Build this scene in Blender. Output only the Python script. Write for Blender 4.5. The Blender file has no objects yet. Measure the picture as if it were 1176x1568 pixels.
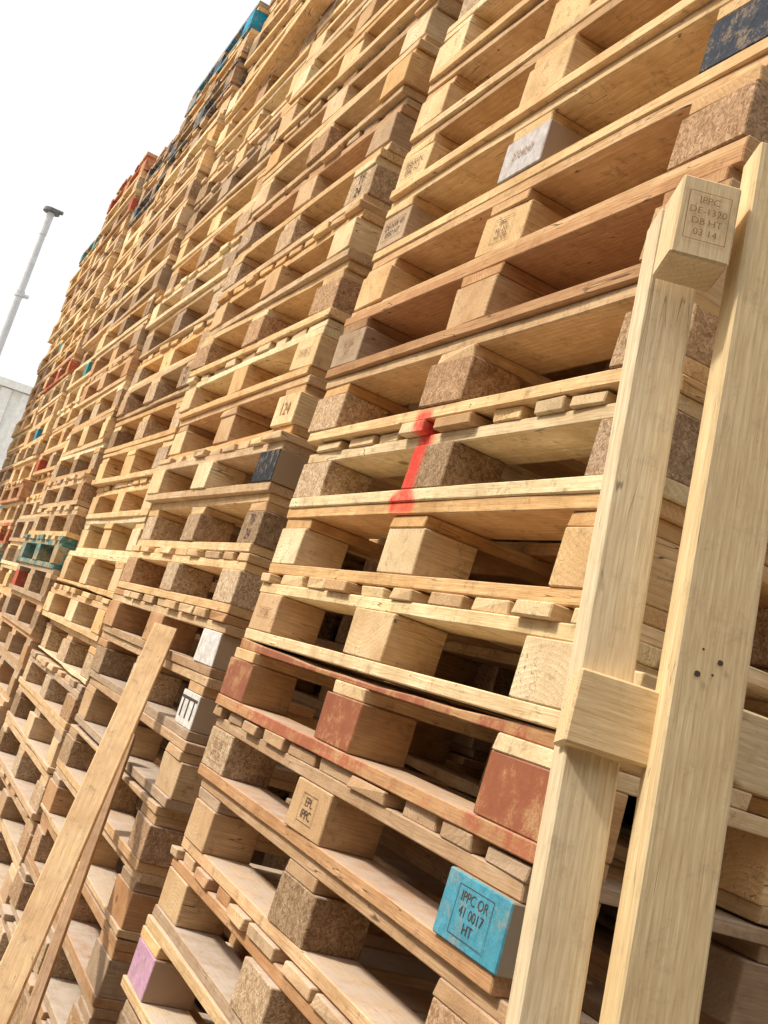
import bpy, math, random
import numpy as np
from mathutils import Vector, Matrix
random.seed(23)
H=1.708; ROLL,PIT,YAW=.312,.154,.404; FPX=1700.
D0=.733
# ------------------------------------------------------------ camera
F=Vector((math.sin(YAW)*math.cos(PIT),math.cos(YAW)*math.cos(PIT),math.sin(PIT)))
R=Vector((math.cos(YAW),-math.sin(YAW),0)); U=R.cross(F)
r2=R*math.cos(ROLL)+U*math.sin(ROLL); u2=-R*math.sin(ROLL)+U*math.cos(ROLL)
cd=bpy.data.cameras.new("camera"); cam=bpy.data.objects.new("camera",cd)
bpy.context.collection.objects.link(cam)
cd.sensor_fit='VERTICAL'; cd.sensor_height=24; cd.sensor_width=18; cd.lens=FPX/1568*24
cd.clip_start=.02; cd.clip_end=2000
m=Matrix.Identity(4)
for i in range(3):
    m[i][0]=r2[i]; m[i][1]=u2[i]; m[i][2]=-F[i]
m[2][3]=H
cam.matrix_world=m
bpy.context.scene.camera=cam
def pix(px,py,dep):
    v=(F+r2*((px-588)/FPX)+u2*((784-py)/FPX))*dep
    v.z+=H; return v

# ------------------------------------------------------------ materials
def mat(name):
    m=bpy.data.materials.new(name); m.use_nodes=True
    nt=m.node_tree; b=nt.nodes['Principled BSDF']
    b.inputs['Specular IOR Level'].default_value=.12
    return m,nt,b
def N(nt,t,**k):
    n=nt.nodes.new(t)
    for a,v in k.items(): setattr(n,a,v)
    return n
def mixc(nt,f,a,b,mode='MIX'):
    n=N(nt,'ShaderNodeMix',data_type='RGBA',blend_type=mode)
    for s,v in ((0,f),(6,a),(7,b)):
        if hasattr(v,'links'): nt.links.new(v,n.inputs[s])
        elif s==0: n.inputs[0].default_value=v
        else: n.inputs[s].default_value=(*v,1)
    return n.outputs[2]
def ramp(nt,src,p0,p1,c0=0,c1=1):
    n=N(nt,'ShaderNodeMapRange'); nt.links.new(src,n.inputs[0])
    n.inputs[1].default_value=p0;n.inputs[2].default_value=p1;n.inputs[3].default_value=c0;n.inputs[4].default_value=c1
    return n.outputs[0]
def math_(nt,op,a,b):
    n=N(nt,'ShaderNodeMath',operation=op,use_clamp=False)
    for i,v in enumerate((a,b)):
        if hasattr(v,'links'): nt.links.new(v,n.inputs[i])
        else: n.inputs[i].default_value=v
    return n.outputs[0]
def noise(nt,vec,scale,detail=4,rough=.6):
    n=N(nt,'ShaderNodeTexNoise'); nt.links.new(vec,n.inputs['Vector'])
    n.inputs['Scale'].default_value=scale;n.inputs['Detail'].default_value=detail;n.inputs['Roughness'].default_value=rough
    return n.outputs['Fac']
def grey(nt,s,p=(1,1,1)):
    cmb=N(nt,'ShaderNodeCombineColor')
    for i in range(3): nt.links.new(s if p[i]==1 else math_(nt,'POWER',s,p[i]),cmb.inputs[i])
    return cmb.outputs[0]
def base_nodes(nt):
    lc=N(nt,'ShaderNodeAttribute',attribute_name='lc').outputs['Vector']
    tint=N(nt,'ShaderNodeAttribute',attribute_name='tint').outputs['Color']
    return lc,tint
def wood_color(nt,lc,tint,scuff=.55,blo=(.72,1.12),knot=7.5,crack=.85):
    mp=N(nt,'ShaderNodeMapping'); nt.links.new(lc,mp.inputs[0]); mp.inputs['Scale'].default_value=(.06,1,1)
    st=mp.outputs[0]
    w=N(nt,'ShaderNodeTexWave',wave_type='RINGS',rings_direction='X',wave_profile='SAW')
    nt.links.new(st,w.inputs[0]); w.inputs['Scale'].default_value=40; w.inputs['Distortion'].default_value=5
    w.inputs['Detail'].default_value=1; w.inputs['Detail Scale'].default_value=.35
    bl=noise(nt,lc,9,3,.65)
    amp=ramp(nt,bl,.35,.65,.03,.20)
    ring=math_(nt,'SUBTRACT',1.03,math_(nt,'MULTIPLY',w.outputs['Fac'],amp))
    fn=noise(nt,st,420,2)
    fib=ramp(nt,fn,.25,.75,.86,1.13)
    k=math_(nt,'MULTIPLY',math_(nt,'MULTIPLY',ring,fib),ramp(nt,bl,.3,.7,*blo))
    c=mixc(nt,1.0,tint,grey(nt,k,(1,1.35,1.7)),'MULTIPLY')
    mk=N(nt,'ShaderNodeMapping'); nt.links.new(lc,mk.inputs[0]); mk.inputs['Scale'].default_value=(.55,1,1)
    v=N(nt,'ShaderNodeTexVoronoi'); nt.links.new(mk.outputs[0],v.inputs['Vector']); v.inputs['Scale'].default_value=knot
    kn=ramp(nt,v.outputs['Distance'],.085,.045)
    c=mixc(nt,math_(nt,'MULTIPLY',kn,.75),c,(.20,.09,.035))
    if scuff:
        d=ramp(nt,noise(nt,lc,34,6,.8),.54,.68)
        c=mixc(nt,math_(nt,'MULTIPLY',d,scuff),c,(.20,.125,.07))
    cr=math_(nt,'ABSOLUTE',math_(nt,'SUBTRACT',noise(nt,st,70,1,.5),.5),0)
    cf=math_(nt,'MULTIPLY',ramp(nt,cr,.010,.003),ramp(nt,bl,.54,.60))
    c=mixc(nt,math_(nt,'MULTIPLY',cf,crack),c,(.09,.05,.025))
    return c,fn
def spray(nt,c):
    """red spray-paint mark on the edge of one pallet (real paint on the boards)"""
    g=N(nt,'ShaderNodeNewGeometry'); s=N(nt,'ShaderNodeSeparateXYZ'); nt.links.new(g.outputs['Position'],s.inputs[0])
    nz=noise(nt,g.outputs['Position'],45,3,.7)
    yy=math_(nt,'ADD',s.outputs[1],math_(nt,'MULTIPLY',nz,.02))
    dy=math_(nt,'ABSOLUTE',math_(nt,'SUBTRACT',yy,1.668),0)
    dy=math_(nt,'SUBTRACT',dy,ramp(nt,s.outputs[2],2.035,2.02,0,.020))
    fy=ramp(nt,dy,.018,.036,1,0)
    dz=math_(nt,'ABSOLUTE',math_(nt,'SUBTRACT',s.outputs[2],2.085),0); fz=ramp(nt,dz,.084,.095,1,0)
    fx=ramp(nt,s.outputs[0],.765,.79,1,0)
    f=math_(nt,'MULTIPLY',math_(nt,'MULTIPLY',fy,fz),math_(nt,'MULTIPLY',fx,ramp(nt,nz,.3,.6,1,.7)))
    return mixc(nt,f,c,(.80,.06,.045))
def dust(nt,c,amt=.8):
    g=N(nt,'ShaderNodeNewGeometry'); s=N(nt,'ShaderNodeSeparateXYZ'); nt.links.new(g.outputs['True Normal'],s.inputs[0])
    up=ramp(nt,s.outputs[2],.6,.95)
    z=N(nt,'ShaderNodeSeparateXYZ'); nt.links.new(g.outputs['Position'],z.inputs[0])
    low=ramp(nt,z.outputs[2],2.2,1.2,.2,1)
    n=ramp(nt,noise(nt,g.outputs['Position'],22,4,.7),.3,.6,.25,1)
    f=math_(nt,'MULTIPLY',math_(nt,'MULTIPLY',up,n),math_(nt,'MULTIPLY',low,amt))
    return mixc(nt,f,c,(.64,.56,.49))
def front(nt):
    g=N(nt,'ShaderNodeNewGeometry'); s=N(nt,'ShaderNodeSeparateXYZ'); nt.links.new(g.outputs['True Normal'],s.inputs[0])
    return ramp(nt,s.outputs[0],-.4,-.7,0,1)
def bump(nt,b,h,s,dist=.002):
    n=N(nt,'ShaderNodeBump'); n.inputs['Strength'].default_value=s; n.inputs['Distance'].default_value=dist
    nt.links.new(h,n.inputs['Height']); nt.links.new(n.outputs[0],b.inputs['Normal'])
M_w,nt,b=mat('pallet_wood'); lc,ti=base_nodes(nt); c,k=wood_color(nt,lc,ti)
nt.links.new(spray(nt,dust(nt,c)),b.inputs['Base Color']); b.inputs['Roughness'].default_value=.85; bump(nt,b,k,.5,.0014)
M_f,nt,b=mat('planed_pine'); lc,ti=base_nodes(nt); c,k=wood_color(nt,lc,ti,.22,(.86,1.05),5.5,.6)
nt.links.new(c,b.inputs['Base Color']); b.inputs['Roughness'].default_value=.75; bump(nt,b,k,.3,.001)
M_c,nt,b=mat('pressed_chip_block'); lc,ti=base_nodes(nt)
v=N(nt,'ShaderNodeTexVoronoi'); v.inputs['Scale'].default_value=260
nn=N(nt,'ShaderNodeTexNoise'); nt.links.new(lc,nn.inputs['Vector']); nn.inputs['Scale'].default_value=70
va=N(nt,'ShaderNodeVectorMath',operation='MULTIPLY_ADD'); nt.links.new(nn.outputs['Color'],va.inputs[0]); va.inputs[1].default_value=(.03,.03,.03); nt.links.new(lc,va.inputs[2])
nt.links.new(va.outputs[0],v.inputs['Vector'])
sc=N(nt,'ShaderNodeSeparateColor'); nt.links.new(v.outputs['Color'],sc.inputs[0])
k1=ramp(nt,sc.outputs[0],0,1,.60,1.22); k2=ramp(nt,noise(nt,lc,40,6,.85),.3,.7,.66,1.22)
kk=math_(nt,'MULTIPLY',k1,k2)
nt.links.new(spray(nt,dust(nt,mixc(nt,1.0,ti,grey(nt,kk,(1,1.2,1.45)),'MULTIPLY'))),b.inputs['Base Color']); b.inputs['Roughness'].default_value=.95; bump(nt,b,sc.outputs[0],.8,.003)
M_p,nt,b=mat('worn_painted_wood'); lc,ti=base_nodes(nt)
rgb=N(nt,'ShaderNodeRGB'); rgb.outputs[0].default_value=(.60,.38,.19,1)
c,k=wood_color(nt,lc,rgb.outputs[0])
wv=math_(nt,'ADD',noise(nt,lc,30,7,.82),math_(nt,'MULTIPLY',noise(nt,lc,5,2,.5),.7))
wear=ramp(nt,wv,.80,.92)
pc=mixc(nt,1.0,ti,grey(nt,ramp(nt,wv,.6,1.1,.7,1.15)),'MULTIPLY')
g=N(nt,'ShaderNodeNewGeometry'); s=N(nt,'ShaderNodeSeparateXYZ'); nt.links.new(g.outputs['Position'],s.inputs[0])
fr_=math_(nt,'MAXIMUM',front(nt),ramp(nt,s.outputs[1],4.2,4.3))
pf=math_(nt,'MULTIPLY',math_(nt,'SUBTRACT',1.0,math_(nt,'MULTIPLY',wear,.85)),math_(nt,'MULTIPLY',fr_,.92))
nt.links.new(dust(nt,mixc(nt,pf,c,pc)),b.inputs['Base Color']); b.inputs['Roughness'].default_value=.8; bump(nt,b,k,.4,.001)
M_paint,nt,b=mat('painted_block'); lc,ti=base_nodes(nt)
wn=noise(nt,lc,34,9,.85); wear=ramp(nt,wn,.52,.60)
pc=mixc(nt,1.0,ti,grey(nt,ramp(nt,noise(nt,lc,60,6,.8),.3,.7,.65,1.25)),'MULTIPLY')
g=N(nt,'ShaderNodeNewGeometry'); s=N(nt,'ShaderNodeSeparateXYZ'); nt.links.new(g.outputs['Position'],s.inputs[0])
fr_=math_(nt,'MAXIMUM',front(nt),ramp(nt,s.outputs[1],4.2,4.3))
pf=math_(nt,'MULTIPLY',math_(nt,'SUBTRACT',1.0,math_(nt,'MULTIPLY',wear,.5)),ramp(nt,fr_,0,1,.12,1))
nt.links.new(mixc(nt,pf,(.46,.33,.21),pc),b.inputs['Base Color']); b.inputs['Roughness'].default_value=.8; bump(nt,b,wn,.6,.002)
M_back,nt,b=mat('shade_darkened_wood'); lc,ti=base_nodes(nt)  # back stack wood, coloured dark to paint in the shade between the pallets
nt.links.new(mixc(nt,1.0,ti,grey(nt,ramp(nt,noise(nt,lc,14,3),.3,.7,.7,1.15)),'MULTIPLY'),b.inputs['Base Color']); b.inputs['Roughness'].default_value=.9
def plain(name,col,rough=.6,metal=0):
    m,nt,b=mat(name)
    g=N(nt,'ShaderNodeTexCoord'); n=noise(nt,g.outputs['Object'],8,6,.7)
    nt.links.new(mixc(nt,1.0,col,grey(nt,ramp(nt,n,.3,.7,.82,1.1)),'MULTIPLY'),b.inputs['Base Color'])
    b.inputs['Roughness'].default_value=rough; b.inputs['Metallic'].default_value=metal
    return m
M_ink=plain('stamp_ink',(.10,.07,.06),.8)
M_inkr=plain('stamp_ink_brown',(.36,.20,.10),.8)
M_lamp=plain('galvanised_steel',(.66,.67,.68),.5,.0)
M_dark=plain('lamp_head_grey',(.16,.16,.16),.5)
M_wall=plain('white_cladding',(.90,.89,.84),.6)
M_ground,nt,b=mat('concrete_yard'); g=N(nt,'ShaderNodeNewGeometry')
c=mixc(nt,ramp(nt,noise(nt,g.outputs['Position'],1.2,8,.7),.35,.65),(.27,.25,.22),(.40,.37,.33)); nt.links.new(c,b.inputs['Base Color']); b.inputs['Roughness'].default_value=.9

# ------------------------------------------------------------ mesh builder
class MB:
    def __init__(s): s.v=[];s.f=[];s.m=[];s.t=[];s.l=[]
    def box(s,T,c,size,ax,mi,tint,seg=1,jit=0.,wane=0):
        L,W,Z=size
        o=len(s.v); off=Vector((random.uniform(0,50),random.choice((-1,1))*random.uniform(.01,.12),random.choice((-1,1))*random.uniform(.01,.12)))
        b1=random.uniform(-1,1)*jit*2; b2=random.uniform(-1,1)*jit*.8
        wy=0.
        for i in range(seg+1):
            x=-L/2+L*i/seg; w=b1*(1-(2*x/L)**2); w2=b2*(1-(2*x/L)**2)
            wy=max(0,min(.65,wy+random.uniform(-.25,.3)))
            for (a,bb) in ((-1,-1),(1,-1),(1,1),(-1,1)):
                y=a*W/2+w+random.uniform(-jit,jit)*.5; z=bb*Z/2+w2*.5+random.uniform(-jit,jit)*.22
                if wane and a==-1 and bb==wane and seg>2: z-=bb*Z*wy
                xx=x+(random.uniform(-jit,jit)*1.5 if i in (0,seg) else 0)
                if ax==0: p=Vector((y,xx,z))
                elif ax==1: p=Vector((xx,y,z))
                else: p=Vector((y,z,xx))
                s.v.append(T@(Vector(c)+p)); s.l.append(Vector((x,y,z))+off); s.t.append(tint)
        for i in range(seg):
            a=o+i*4
            for j in range(4):
                k=(j+1)%4
                s.f.append((a+j,a+k,a+4+k,a+4+j)); s.m.append(mi)
        s.f.append((o+3,o+2,o+1,o)); s.m.append(mi)
        e=o+seg*4; s.f.append((e,e+1,e+2,e+3)); s.m.append(mi)
    def obj(s,name,bevel=0,mats=None):
        me=bpy.data.meshes.new(name); me.from_pydata([tuple(v) for v in s.v],[],s.f)
        for mm in (mats or (M_w,M_c,M_p,M_paint)): me.materials.append(mm)
        me.polygons.foreach_set('material_index',s.m)
        a=me.attributes.new('tint','FLOAT_COLOR','POINT'); a.data.foreach_set('color',np.array([(*t,1) for t in s.t],dtype=np.float32).ravel())
        a=me.attributes.new('lc','FLOAT_VECTOR','POINT'); a.data.foreach_set('vector',np.array([tuple(t) for t in s.l],dtype=np.float32).ravel())
        import bmesh
        bm=bmesh.new(); bm.from_mesh(me); bmesh.ops.recalc_face_normals(bm,faces=bm.faces); bm.to_mesh(me); bm.free()
        o=bpy.data.objects.new(name,me); bpy.context.collection.objects.link(o)
        if bevel:
            bv=o.modifiers.new('b','BEVEL'); bv.width=bevel; bv.segments=1; bv.limit_method='ANGLE'; bv.angle_limit=math.radians(50)
        return o
PINE=[(.85,.62,.35),(.87,.66,.39),(.81,.56,.29),(.87,.69,.43),(.77,.50,.24),(.83,.59,.32),(.66,.44,.24),(.72,.52,.31)]
OLD=[(.68,.47,.27),(.72,.53,.32),(.56,.39,.24),(.75,.54,.33),(.50,.37,.25),(.57,.34,.18)]
CHIP=[(.62,.45,.29),(.54,.38,.24),(.67,.50,.33),(.45,.31,.19),(.57,.37,.22)]
def j3(c,a=.12):
    k=1+random.uniform(-a,a); h=random.uniform(-.04,.03)
    return (min(.9,c[0]*k),min(.88,c[1]*k*(1+h)),min(.85,c[2]*k*(1+2.5*h)))
BLOCKS={}
def pallet(mb,T,key,kind,row,hi,ov):
    old=random.random()<(.9 if row<-1 else .4 if row<1 else .15)
    pal=OLD if old else PINE
    if key=='back': pal=[(.24,.155,.09),(.18,.125,.08),(.29,.195,.12)]  # darkened tints deepen the interior shade behind the front stacks
    base=random.choice(pal)
    seg=(9 if hi else 1); jt=(.0018 if hi else .001)
    paint=ov.get('paint')
    chip=ov.get('chip', random.random()<.42)
    def w(front=True,pt=True):
        if paint and pt and (front or random.random()<.5): return 2,j3(paint,.2)
        return 0,j3(base if random.random()<.6 else random.choice(pal))
    bx=mb.box
    ub=(.0725,.6,1.1275)
    for i,v in enumerate((.05,.4,.75)):
        mi,t=w(i==0)
        bx(T,(v+random.uniform(-.007,.005),.6,.011),(1.2+random.uniform(-.015,.008),(.1,.12,.1)[i],.0215),0,mi,t,seg,jt,wane=(-1 if random.random()<.15 else 0))
    for ci,u in enumerate(ub):
        for i,v in enumerate((.05,.4,.75)):
            o=ov.get(('b',ci)) if i==0 else None
            if o: mi,t=o
            elif paint and i==0: mi,t=2,j3(paint,.15)
            else:
                cp=chip if random.random()<.9 else not chip
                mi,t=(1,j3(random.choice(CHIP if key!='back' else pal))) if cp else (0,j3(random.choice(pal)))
            bu=.145+random.uniform(-.012,.003); du=random.uniform(-.006,.006); dv=random.uniform(-.006,.003)
            Tb=T@Matrix.Translation((v+dv,u+du,.061))@Matrix.Rotation(random.uniform(-.035,.035),4,'Z')
            bx(Tb,(0,0,0),(.1 if i!=1 else .145,bu,.0775),1,mi,t,1,.001)
            if i==0: BLOCKS[(key,row,ci)]=(Tb,0,-.05)
    if kind=='A':
        for u in ub:
            mi,t=w(False,False)
            bx(T,(.4,u,.111),(.8+random.uniform(-.01,.006),.14+random.uniform(-.02,.005),.0215),1,mi,t,2 if hi else 1,jt)
        for i,(v,wd) in enumerate(((.066,.13),(.236,.085),(.4,.12),(.564,.085),(.733,.13))):
            mi,t=w(i==0)
            bx(T,(v+random.uniform(-.006,.002),.6,.133),(1.2+random.uniform(-.016,.008),wd+random.uniform(-.012,.0),.0215),0,mi,t,seg,jt,wane=(1 if random.random()<.18 else 0))
    else:
        for i,v in enumerate((.055,.4,.745)):
            mi,t=w(i==0)
            bx(T,(v,.6,.111),(1.2+random.uniform(-.012,.008),.1+.004*(i==0),.0215),0,mi,t,seg,jt)
        u=.0
        while u<1.17:
            wd=random.uniform(.07,.125)
            if u+wd>1.15: wd=1.2-u
            mi,t=w(True) if random.random()<.5 else w(False,False)
            th=random.uniform(.0165,.0215)
            bx(T,(.4+random.uniform(-.012,.008),u+wd/2,.122+th/2),(.8+random.uniform(-.01,.01),wd,th),1,mi,t,3 if hi else 1,.0018,wane=0)
            u+=wd+random.uniform(.012,.055)
RED=(.48,.10,.06); BLUE=(.03,.26,.42); TEAL=(.05,.28,.29); NAVY=(.04,.10,.15); WHITE=(.75,.73,.70); PINK=(.60,.36,.49); BLACK=(.035,.04,.05)
BRIGHT=(.02,.34,.55)
OV={('s1',0):dict(paint=(.44,.15,.085),kind='A',chip=False),
 ('s1',-1):{('b',0):(3,(.09,.36,.48)),'kind':'B','chip':False,('b',1):(0,(.66,.45,.25)),('b',2):(1,(.62,.46,.30))},
 ('s1',3):dict(kind='B',chip=True),('s1',1):dict(kind='B',chip=False),('s1',-3):dict(kind='B',chip=False),
 ('s1',-2):dict(kind='A',chip=True),('s1',2):dict(kind='A',chip=False),('s1',4):dict(kind='A',chip=True),('s1',5):dict(kind='A',chip=False),
 ('s1',6):{'kind':'A','chip':True},('s1',7):{'kind':'A','chip':True,('b',1):(3,(.60,.56,.54)),('b',2):(0,(.60,.45,.30)),('b',0):(3,(.05,.06,.08))},
 ('s1',8):{'kind':'A','chip':False},
 ('s1',-4):{('b',2):(3,PINK),'kind':'A','chip':False},
 ('s2',3):{('b',0):(3,BLACK),'chip':False,'kind':'B'},('s2',0):{('b',0):(3,WHITE),'kind':'B'},('s2',-1):{('b',0):(3,WHITE)},
 ('s2',5):{'chip':False},('s2',4):{'chip':False},('s2',2):{'chip':True},('s2',6):{'chip':True},
 ('s5',5):{('b',2):(3,RED)},('s6',1):{'paint':TEAL},('s6',7):{('b',1):(3,BLUE)},('s7',12):{('b',0):(3,TEAL)},('s5',-2):{('b',0):(3,BLUE)},('s7',3):{('b',0):(3,BLUE),('b',1):(3,BLUE)},
 ('s4',19):{('b',0):(3,BRIGHT),('b',1):(3,NAVY),'paint':(.03,.22,.34)},
}
def stack(key,y0,x0,shift,nmin,nmax,hi,name='pallet_stack',mats=None):
    mb=MB()
    for r in range(nmin,nmax+1):
        ov=dict(OV.get((key,r),{}))
        if 'paint' not in ov and (key,r) not in OV:
            q=random.random(); far=key in('s4','s5','s6','s7','s8')
            if far and q<.04: ov['paint']=random.choice((RED,(.45,.22,.12),NAVY,TEAL))
            if far and .055<q<.11: ov[('b',random.randrange(3))]=(3,random.choice((RED,NAVY,BLUE,TEAL)))
            if far and r==nmax: ov['paint']={'s5':NAVY,'s6':RED,'s7':TEAL}.get(key,NAVY)
            if far and r==nmax-2 and key in('s4','s5') : ov['paint']=NAVY
        kind=ov.get('kind',random.choice('AAB'))
        a=1.0 if key!='s1' else .6
        T=Matrix.Translation((x0+random.uniform(-.014,.012)*a,y0+random.uniform(-.014,.014)*a,H-.063-.061+.1437*r+shift))@Matrix.Rotation(random.uniform(-.010,.010)*a,4,'Z')
        pallet(mb,T,key,kind,r,hi,ov)
    return mb.obj(name,.0018 if hi else 0,mats)
s1=stack('s1',1.014,D0,0,-11,21,True)
s2=stack('s2',2.36,D0-.01,.04,-11,22,True)
s3=stack('s3',3.585,D0+.0,.0,-11,22,True)
s4=stack('s4',4.80,D0-.03,.05,-11,19,False)
s5=stack('s5',6.03,D0+.02,.02,-11,19,False)
s6=stack('s6',7.25,D0-.01,-.01,-11,20,False)
s7=stack('s7',8.47,D0-.0,.03,-11,19,False)
s8=stack('s8',11.2,D0-.2,.0,-11,3,False)
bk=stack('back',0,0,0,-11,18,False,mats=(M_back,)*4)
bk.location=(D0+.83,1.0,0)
def inst(x,y,rz=0):
    o=bpy.data.objects.new('pallet_stack',bk.data); bpy.context.collection.objects.link(o)
    o.location=(x,y,0); o.rotation_euler[2]=rz
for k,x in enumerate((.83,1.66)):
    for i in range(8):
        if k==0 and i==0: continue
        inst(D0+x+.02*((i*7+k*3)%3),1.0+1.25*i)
for i in range(-2,3): inst(-4.6,.2+1.25*i)  # unseen row left of the camera, added to cut low side light
for i in range(-3,4): inst(1.0*i-.2,-3.1)  # unseen row behind the camera, added to block sky from the end face
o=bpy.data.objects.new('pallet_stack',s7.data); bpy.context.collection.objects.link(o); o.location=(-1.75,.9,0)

# ------------------------------------------------------------ timbers
def timber(mb,A,B,w,t,side,mi,tint,seg=10,jit=.0008):
    ax=(B-A); L=ax.length; ax.normalize(); s=(side-ax*side.dot(ax)).normalized(); n=ax.cross(s)
    M=Matrix.Identity(4)
    for i in range(3): M[i][0]=ax[i];M[i][1]=s[i];M[i][2]=n[i];M[i][3]=(A[i]+B[i])/2
    mb.box(M,(0,0,0),(L,w,t),1,mi,tint,seg,jit)
    return M
def toground(A,B):
    d=B-A; t=(0.005-A.z)/d.z; return A+d*t
mb=MB()
lt,lb=pix(1036,345,1.17),pix(829,1568,.90); lbg=toground(lt,lb)
timber(mb,lt,lbg,.050,.045,R,0,(.82,.69,.46),14)
rt,rb=pix(1198,247,1.12),pix(990,1568,.87); rbg=toground(rt,rb)
Mr=timber(mb,rt,rbg,.064,.045,R,0,(.85,.67,.39),14)
up=(rt-rb).normalized()
c0=pix(1066,360,1.085); Mb1=timber(mb,c0-up*.043,c0+up*.045,.058,.055,R,0,(.86,.68,.41),1)
c0=pix(935,1103,.965); timber(mb,c0-R*.040,c0+R*.040,.066,.04,up,0,(.86,.65,.37),1)
A=pix(960,1085,1.05);B=A+Vector((.75,.05,0)); timber(mb,A,B,.075,.022,Vector((0,0,1)),0,(.82,.64,.38),4)
A2=pix(1060,400,1.16);B2=A2+Vector((.7,.05,0)); timber(mb,A2,B2,.07,.022,Vector((0,0,1)),0,(.80,.62,.38),4)
fr=mb.obj('wooden_post_frame',.0022,mats=(M_f,)*4)
def ftext(parent,P,xd,yd,body,size,ink):
    cu=bpy.data.curves.new('stamp_text','FONT'); cu.body=body; cu.size=size; cu.align_x='CENTER'; cu.align_y='CENTER'; cu.resolution_u=3
    cu.materials.append(ink); o=bpy.data.objects.new('stamp_text',cu); bpy.context.collection.objects.link(o)
    z=xd.cross(yd)
    o.matrix_world=Matrix(((xd.x,yd.x,z.x,P.x),(xd.y,yd.y,z.y,P.y),(xd.z,yd.z,z.z,P.z),(0,0,0,1))); o.parent=parent
def rect(parent,P,xd,yd,w,h,ink,t=.0008):
    v=[];f=[]
    for (x0,x1,y0,y1) in ((-w,w,h-t,h),(-w,w,-h,-h+t),(-w,-w+t,-h+t,h-t),(w-t,w,-h+t,h-t)):
        k=len(v); v+=[tuple(P+xd*a+yd*b_) for a,b_ in ((x0,y0),(x1,y0),(x1,y1),(x0,y1))]; f.append((k,k+1,k+2,k+3))
    me=bpy.data.meshes.new('stamp_frame'); me.from_pydata(v,[],f); me.materials.append(ink)
    o=bpy.data.objects.new('stamp_frame',me); bpy.context.collection.objects.link(o); o.parent=parent
def disc(parent,P,xd,yd,r,m):
    v=[tuple(P+xd*r*math.cos(t*math.pi/5)*(1+.15*math.sin(t*2.3))+yd*r*math.sin(t*math.pi/5)) for t in range(10)]
    me=bpy.data.meshes.new('nail_hole'); me.from_pydata(v,[],[tuple(range(10))]); me.materials.append(m)
    o=bpy.data.objects.new('nail_hole',me); bpy.context.collection.objects.link(o); o.parent=parent
def axes(M):
    xd=Vector(M.col[1][:3]); yd=Vector(M.col[0][:3])
    if yd.z<0: yd=-yd
    zd=xd.cross(yd)
    if zd.dot(F)>0: xd=-xd; zd=-zd
    return xd,yd,zd
xd,yd,zd=axes(Mb1)
P0=Vector(Mb1.col[3][:3])+zd*.0295
for i,l in enumerate(('IPPC','DE-1320','DB HT','03 14')): ftext(fr,P0+yd*(.018-.012*i),xd,yd,l,.0105,M_inkr)
rect(fr,P0,xd,yd,.021,.027,M_inkr)
xd,yd,zd=axes(Mr)
pc=rt+(rb-rt)*((1110-243)/(1568-243))
for dx,dy,r in ((.006,.008,.0026),(-.012,-.006,.0028),(-.010,.016,.0012),(.001,-.004,.0012)):
    disc(fr,pc+zd*.0242+xd*dx+yd*dy,xd,yd,r,M_ink)
mb=MB()
pt=pix(254,962,2.78); pb=pix(16,1500,2.05); pg=toground(pt,pb)
timber(mb,pt,pg,.058,.024,R,0,(.84,.60,.33),8)
mb.obj('leaning_plank',.002)
mb=MB()
A=pix(200,1130,2.75);B=pix(56,1530,2.2); timber(mb,A,toground(A,B),.022,.04,R,0,(.58,.38,.21),8)
mb.obj('leaning_plank',.002)
mb=MB()
timber(mb,pix(366,172,4.85),pix(500,-12,3.72),.062,.03,R,0,(.84,.58,.30),6)
mb.obj('loose_plank',.002)

# ------------------------------------------------------------ stamps on blocks
def stamp(key,row,ci,lines,size,parent,ink=M_ink,dz=0,du=0,box=False):
    T,u,v=BLOCKS[(key,row,ci)]
    q=T.to_3x3(); xd=(q@Vector((0,-1,0))).normalized(); yd=Vector((0,0,1))
    n=len(lines)
    for i,l in enumerate(lines):
        P=T@Vector((v-.0017,u+du,dz+((n-1)/2-i)*size*.95))
        ftext(parent,P,xd,yd,l,size,ink)
    if box: rect(parent,T@Vector((v-.0017,u+du,dz)),xd,yd,box,n*size*.55,ink)
stamp('s1',8,2,['BSB-KVN','IPPC HT'],.020,s1,box=.05)
stamp('s1',7,2,['DE-NW 49','0382 HT'],.020,s1,box=.052)
stamp('s1',7,1,['2704247'],.020,s1,M_inkr)
stamp('s1',6,1,['IPPC','NL-221','HT DB'],.014,s1,box=.03)
stamp('s1',-1,1,['EPL','IPPC'],.020,s1,box=.03)
stamp('s1',-1,2,['BS DE','HT-DB'],.020,s1,M_inkr,box=.045)
stamp('s1',-1,0,['IPPC OR','41 0017','HT'],.017,s1,box=.04)
stamp('s1',1,2,['HT DB'],.018,s1,M_inkr,box=.04)
stamp('s1',5,2,['PL 204','HT'],.018,s1,M_inkr,box=.04)
stamp('s2',5,0,['DE-BY 2'],.020,s2,M_inkr,box=.045)
stamp('s2',4,0,['124'],.045,s2,M_inkr)
stamp('s2',-1,0,['TTT'],.07,s2)
for k,r in (('s4',14),('s4',9),('s3',12),('s3',6),('s2',8),('s2',2)):
    stamp(k,r,0,['TF','24'],.036,{'s4':s4,'s3':s3,'s2':s2}[k])
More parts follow.
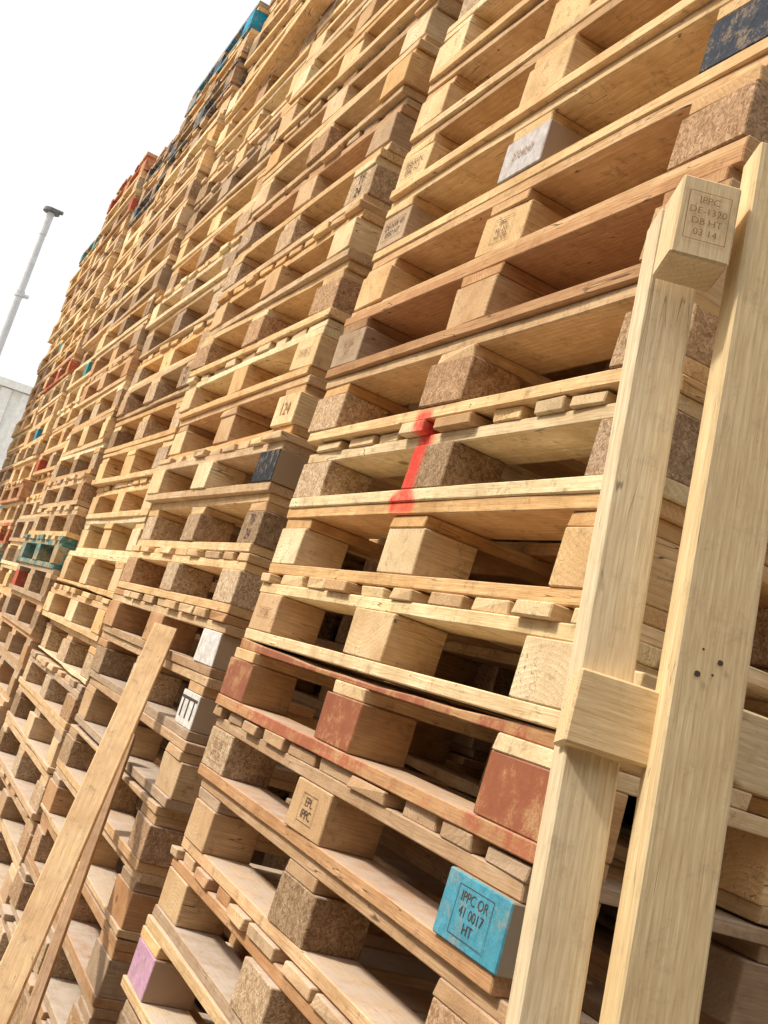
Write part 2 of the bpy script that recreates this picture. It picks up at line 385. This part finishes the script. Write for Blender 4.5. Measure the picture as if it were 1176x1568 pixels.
# ------------------------------------------------------------ background
def simple(name,verts,faces,m):
    me=bpy.data.meshes.new(name); me.from_pydata(verts,[],faces); me.materials.append(m)
    o=bpy.data.objects.new(name,me); bpy.context.collection.objects.link(o); return o
simple('ground',[(-400,-400,0),(400,-400,0),(400,400,0),(-400,400,0)],[(0,1,2,3)],M_ground)
P=pix(80,322,17)
v=[];f=[]
def tube(p0,p1,ra,rb,n=12):
    o=len(v); d=(p1-p0).normalized(); a=d.orthogonal().normalized(); b_=d.cross(a)
    for p,r in ((p0,ra),(p1,rb)):
        for i in range(n):
            t=2*math.pi*i/n; v.append(tuple(p+a*math.cos(t)*r+b_*math.sin(t)*r))
    for i in range(n): f.append((o+i,o+(i+1)%n,o+n+(i+1)%n,o+n+i))
    f.append(tuple(range(o+n-1,o-1,-1))); f.append(tuple(range(o+n,o+2*n)))
tube(Vector((P.x,P.y,0)),P,.09,.045); tube(Vector((P.x,P.y,0)),Vector((P.x,P.y,.5)),.14,.13)
tube(Vector((P.x,P.y,P.z-1.45)),Vector((P.x,P.y,P.z-1.36)),.07,.07); tube(Vector((P.x,P.y,P.z-1.42)),Vector((P.x,P.y,P.z-1.42))+R*.14,.03,.03)
tube(P+Vector((0,0,-.42)),P+Vector((0,0,-.05)),.055,.055)
lamp=simple('street_lamp',v,f,M_lamp)
v=[];f=[]
tube(P+Vector((0,0,-.045)),P+Vector((0,0,.01)),.13,.12); tube(P-R*.03+Vector((0,0,.0)),P+R*.17+Vector((0,0,.0)),.045,.03)
o=simple('lamp_head',v,f,M_dark); o.parent=lamp
# warehouse with ribbed cladding and a straight parapet trim
W0=pix(30,600,26); d1=(R*math.cos(.15)+Vector((0,1,0))*math.sin(.1)).normalized()
nrm=Vector((d1.y,-d1.x,0))
if nrm.dot(F)>0: nrm=-nrm
v=[];f=[]
def wbox(t0,t1,n0,n1,z0,z1):
    k=len(v)
    for z in (z0,z1):
        for (t,nn_) in ((t0,n0),(t1,n0),(t1,n1),(t0,n1)):
            q=W0+d1*t+nrm*nn_; v.append((q.x,q.y,z))
    f.extend([(k,k+1,k+2,k+3),(k+4,k+5,k+6,k+7),(k,k+1,k+5,k+4),(k+1,k+2,k+6,k+5),(k+2,k+3,k+7,k+6),(k+3,k,k+4,k+7)])
wbox(-22,22,-14,0,0,W0.z-.01)
wbox(-22.1,22.1,-14.1,.16,W0.z,W0.z+.18)
for i in range(88): wbox(-21.9+i*.5,-21.65+i*.5,.002,.07,0,W0.z-.02)
simple('warehouse',v,f,M_wall)

# ------------------------------------------------------------ light
sc=bpy.context.scene
w=bpy.data.worlds.new('World'); sc.world=w; w.use_nodes=True; nt=w.node_tree
bg=nt.nodes['Background']; sky=nt.nodes.new('ShaderNodeTexSky'); sky.sky_type='NISHITA'; sky.sun_disc=False
sd=Vector((-.70,.26,.80)).normalized()
sky.sun_elevation=math.asin(sd.z); sky.sun_rotation=math.atan2(sd.x,sd.y)
sky.air_density=1.5; sky.dust_density=6; sky.ozone_density=1
nt.links.new(sky.outputs[0],bg.inputs[0]); bg.inputs[1].default_value=.07
bg2=nt.nodes.new('ShaderNodeBackground'); bg2.inputs[0].default_value=(1,.985,.96,1); bg2.inputs[1].default_value=.84
ad=nt.nodes.new('ShaderNodeAddShader'); nt.links.new(bg.outputs[0],ad.inputs[0]); nt.links.new(bg2.outputs[0],ad.inputs[1])
nt.links.new(ad.outputs[0],nt.nodes['World Output'].inputs[0])
sl=bpy.data.lights.new('sun','SUN'); sl.energy=3.4; sl.angle=math.radians(5); sl.color=(1,.92,.80)
so=bpy.data.objects.new('sun',sl); bpy.context.collection.objects.link(so); so.rotation_euler=sd.to_track_quat('Z','Y').to_euler()
sc.view_settings.view_transform='Standard'; sc.view_settings.look='None'; sc.view_settings.exposure=0
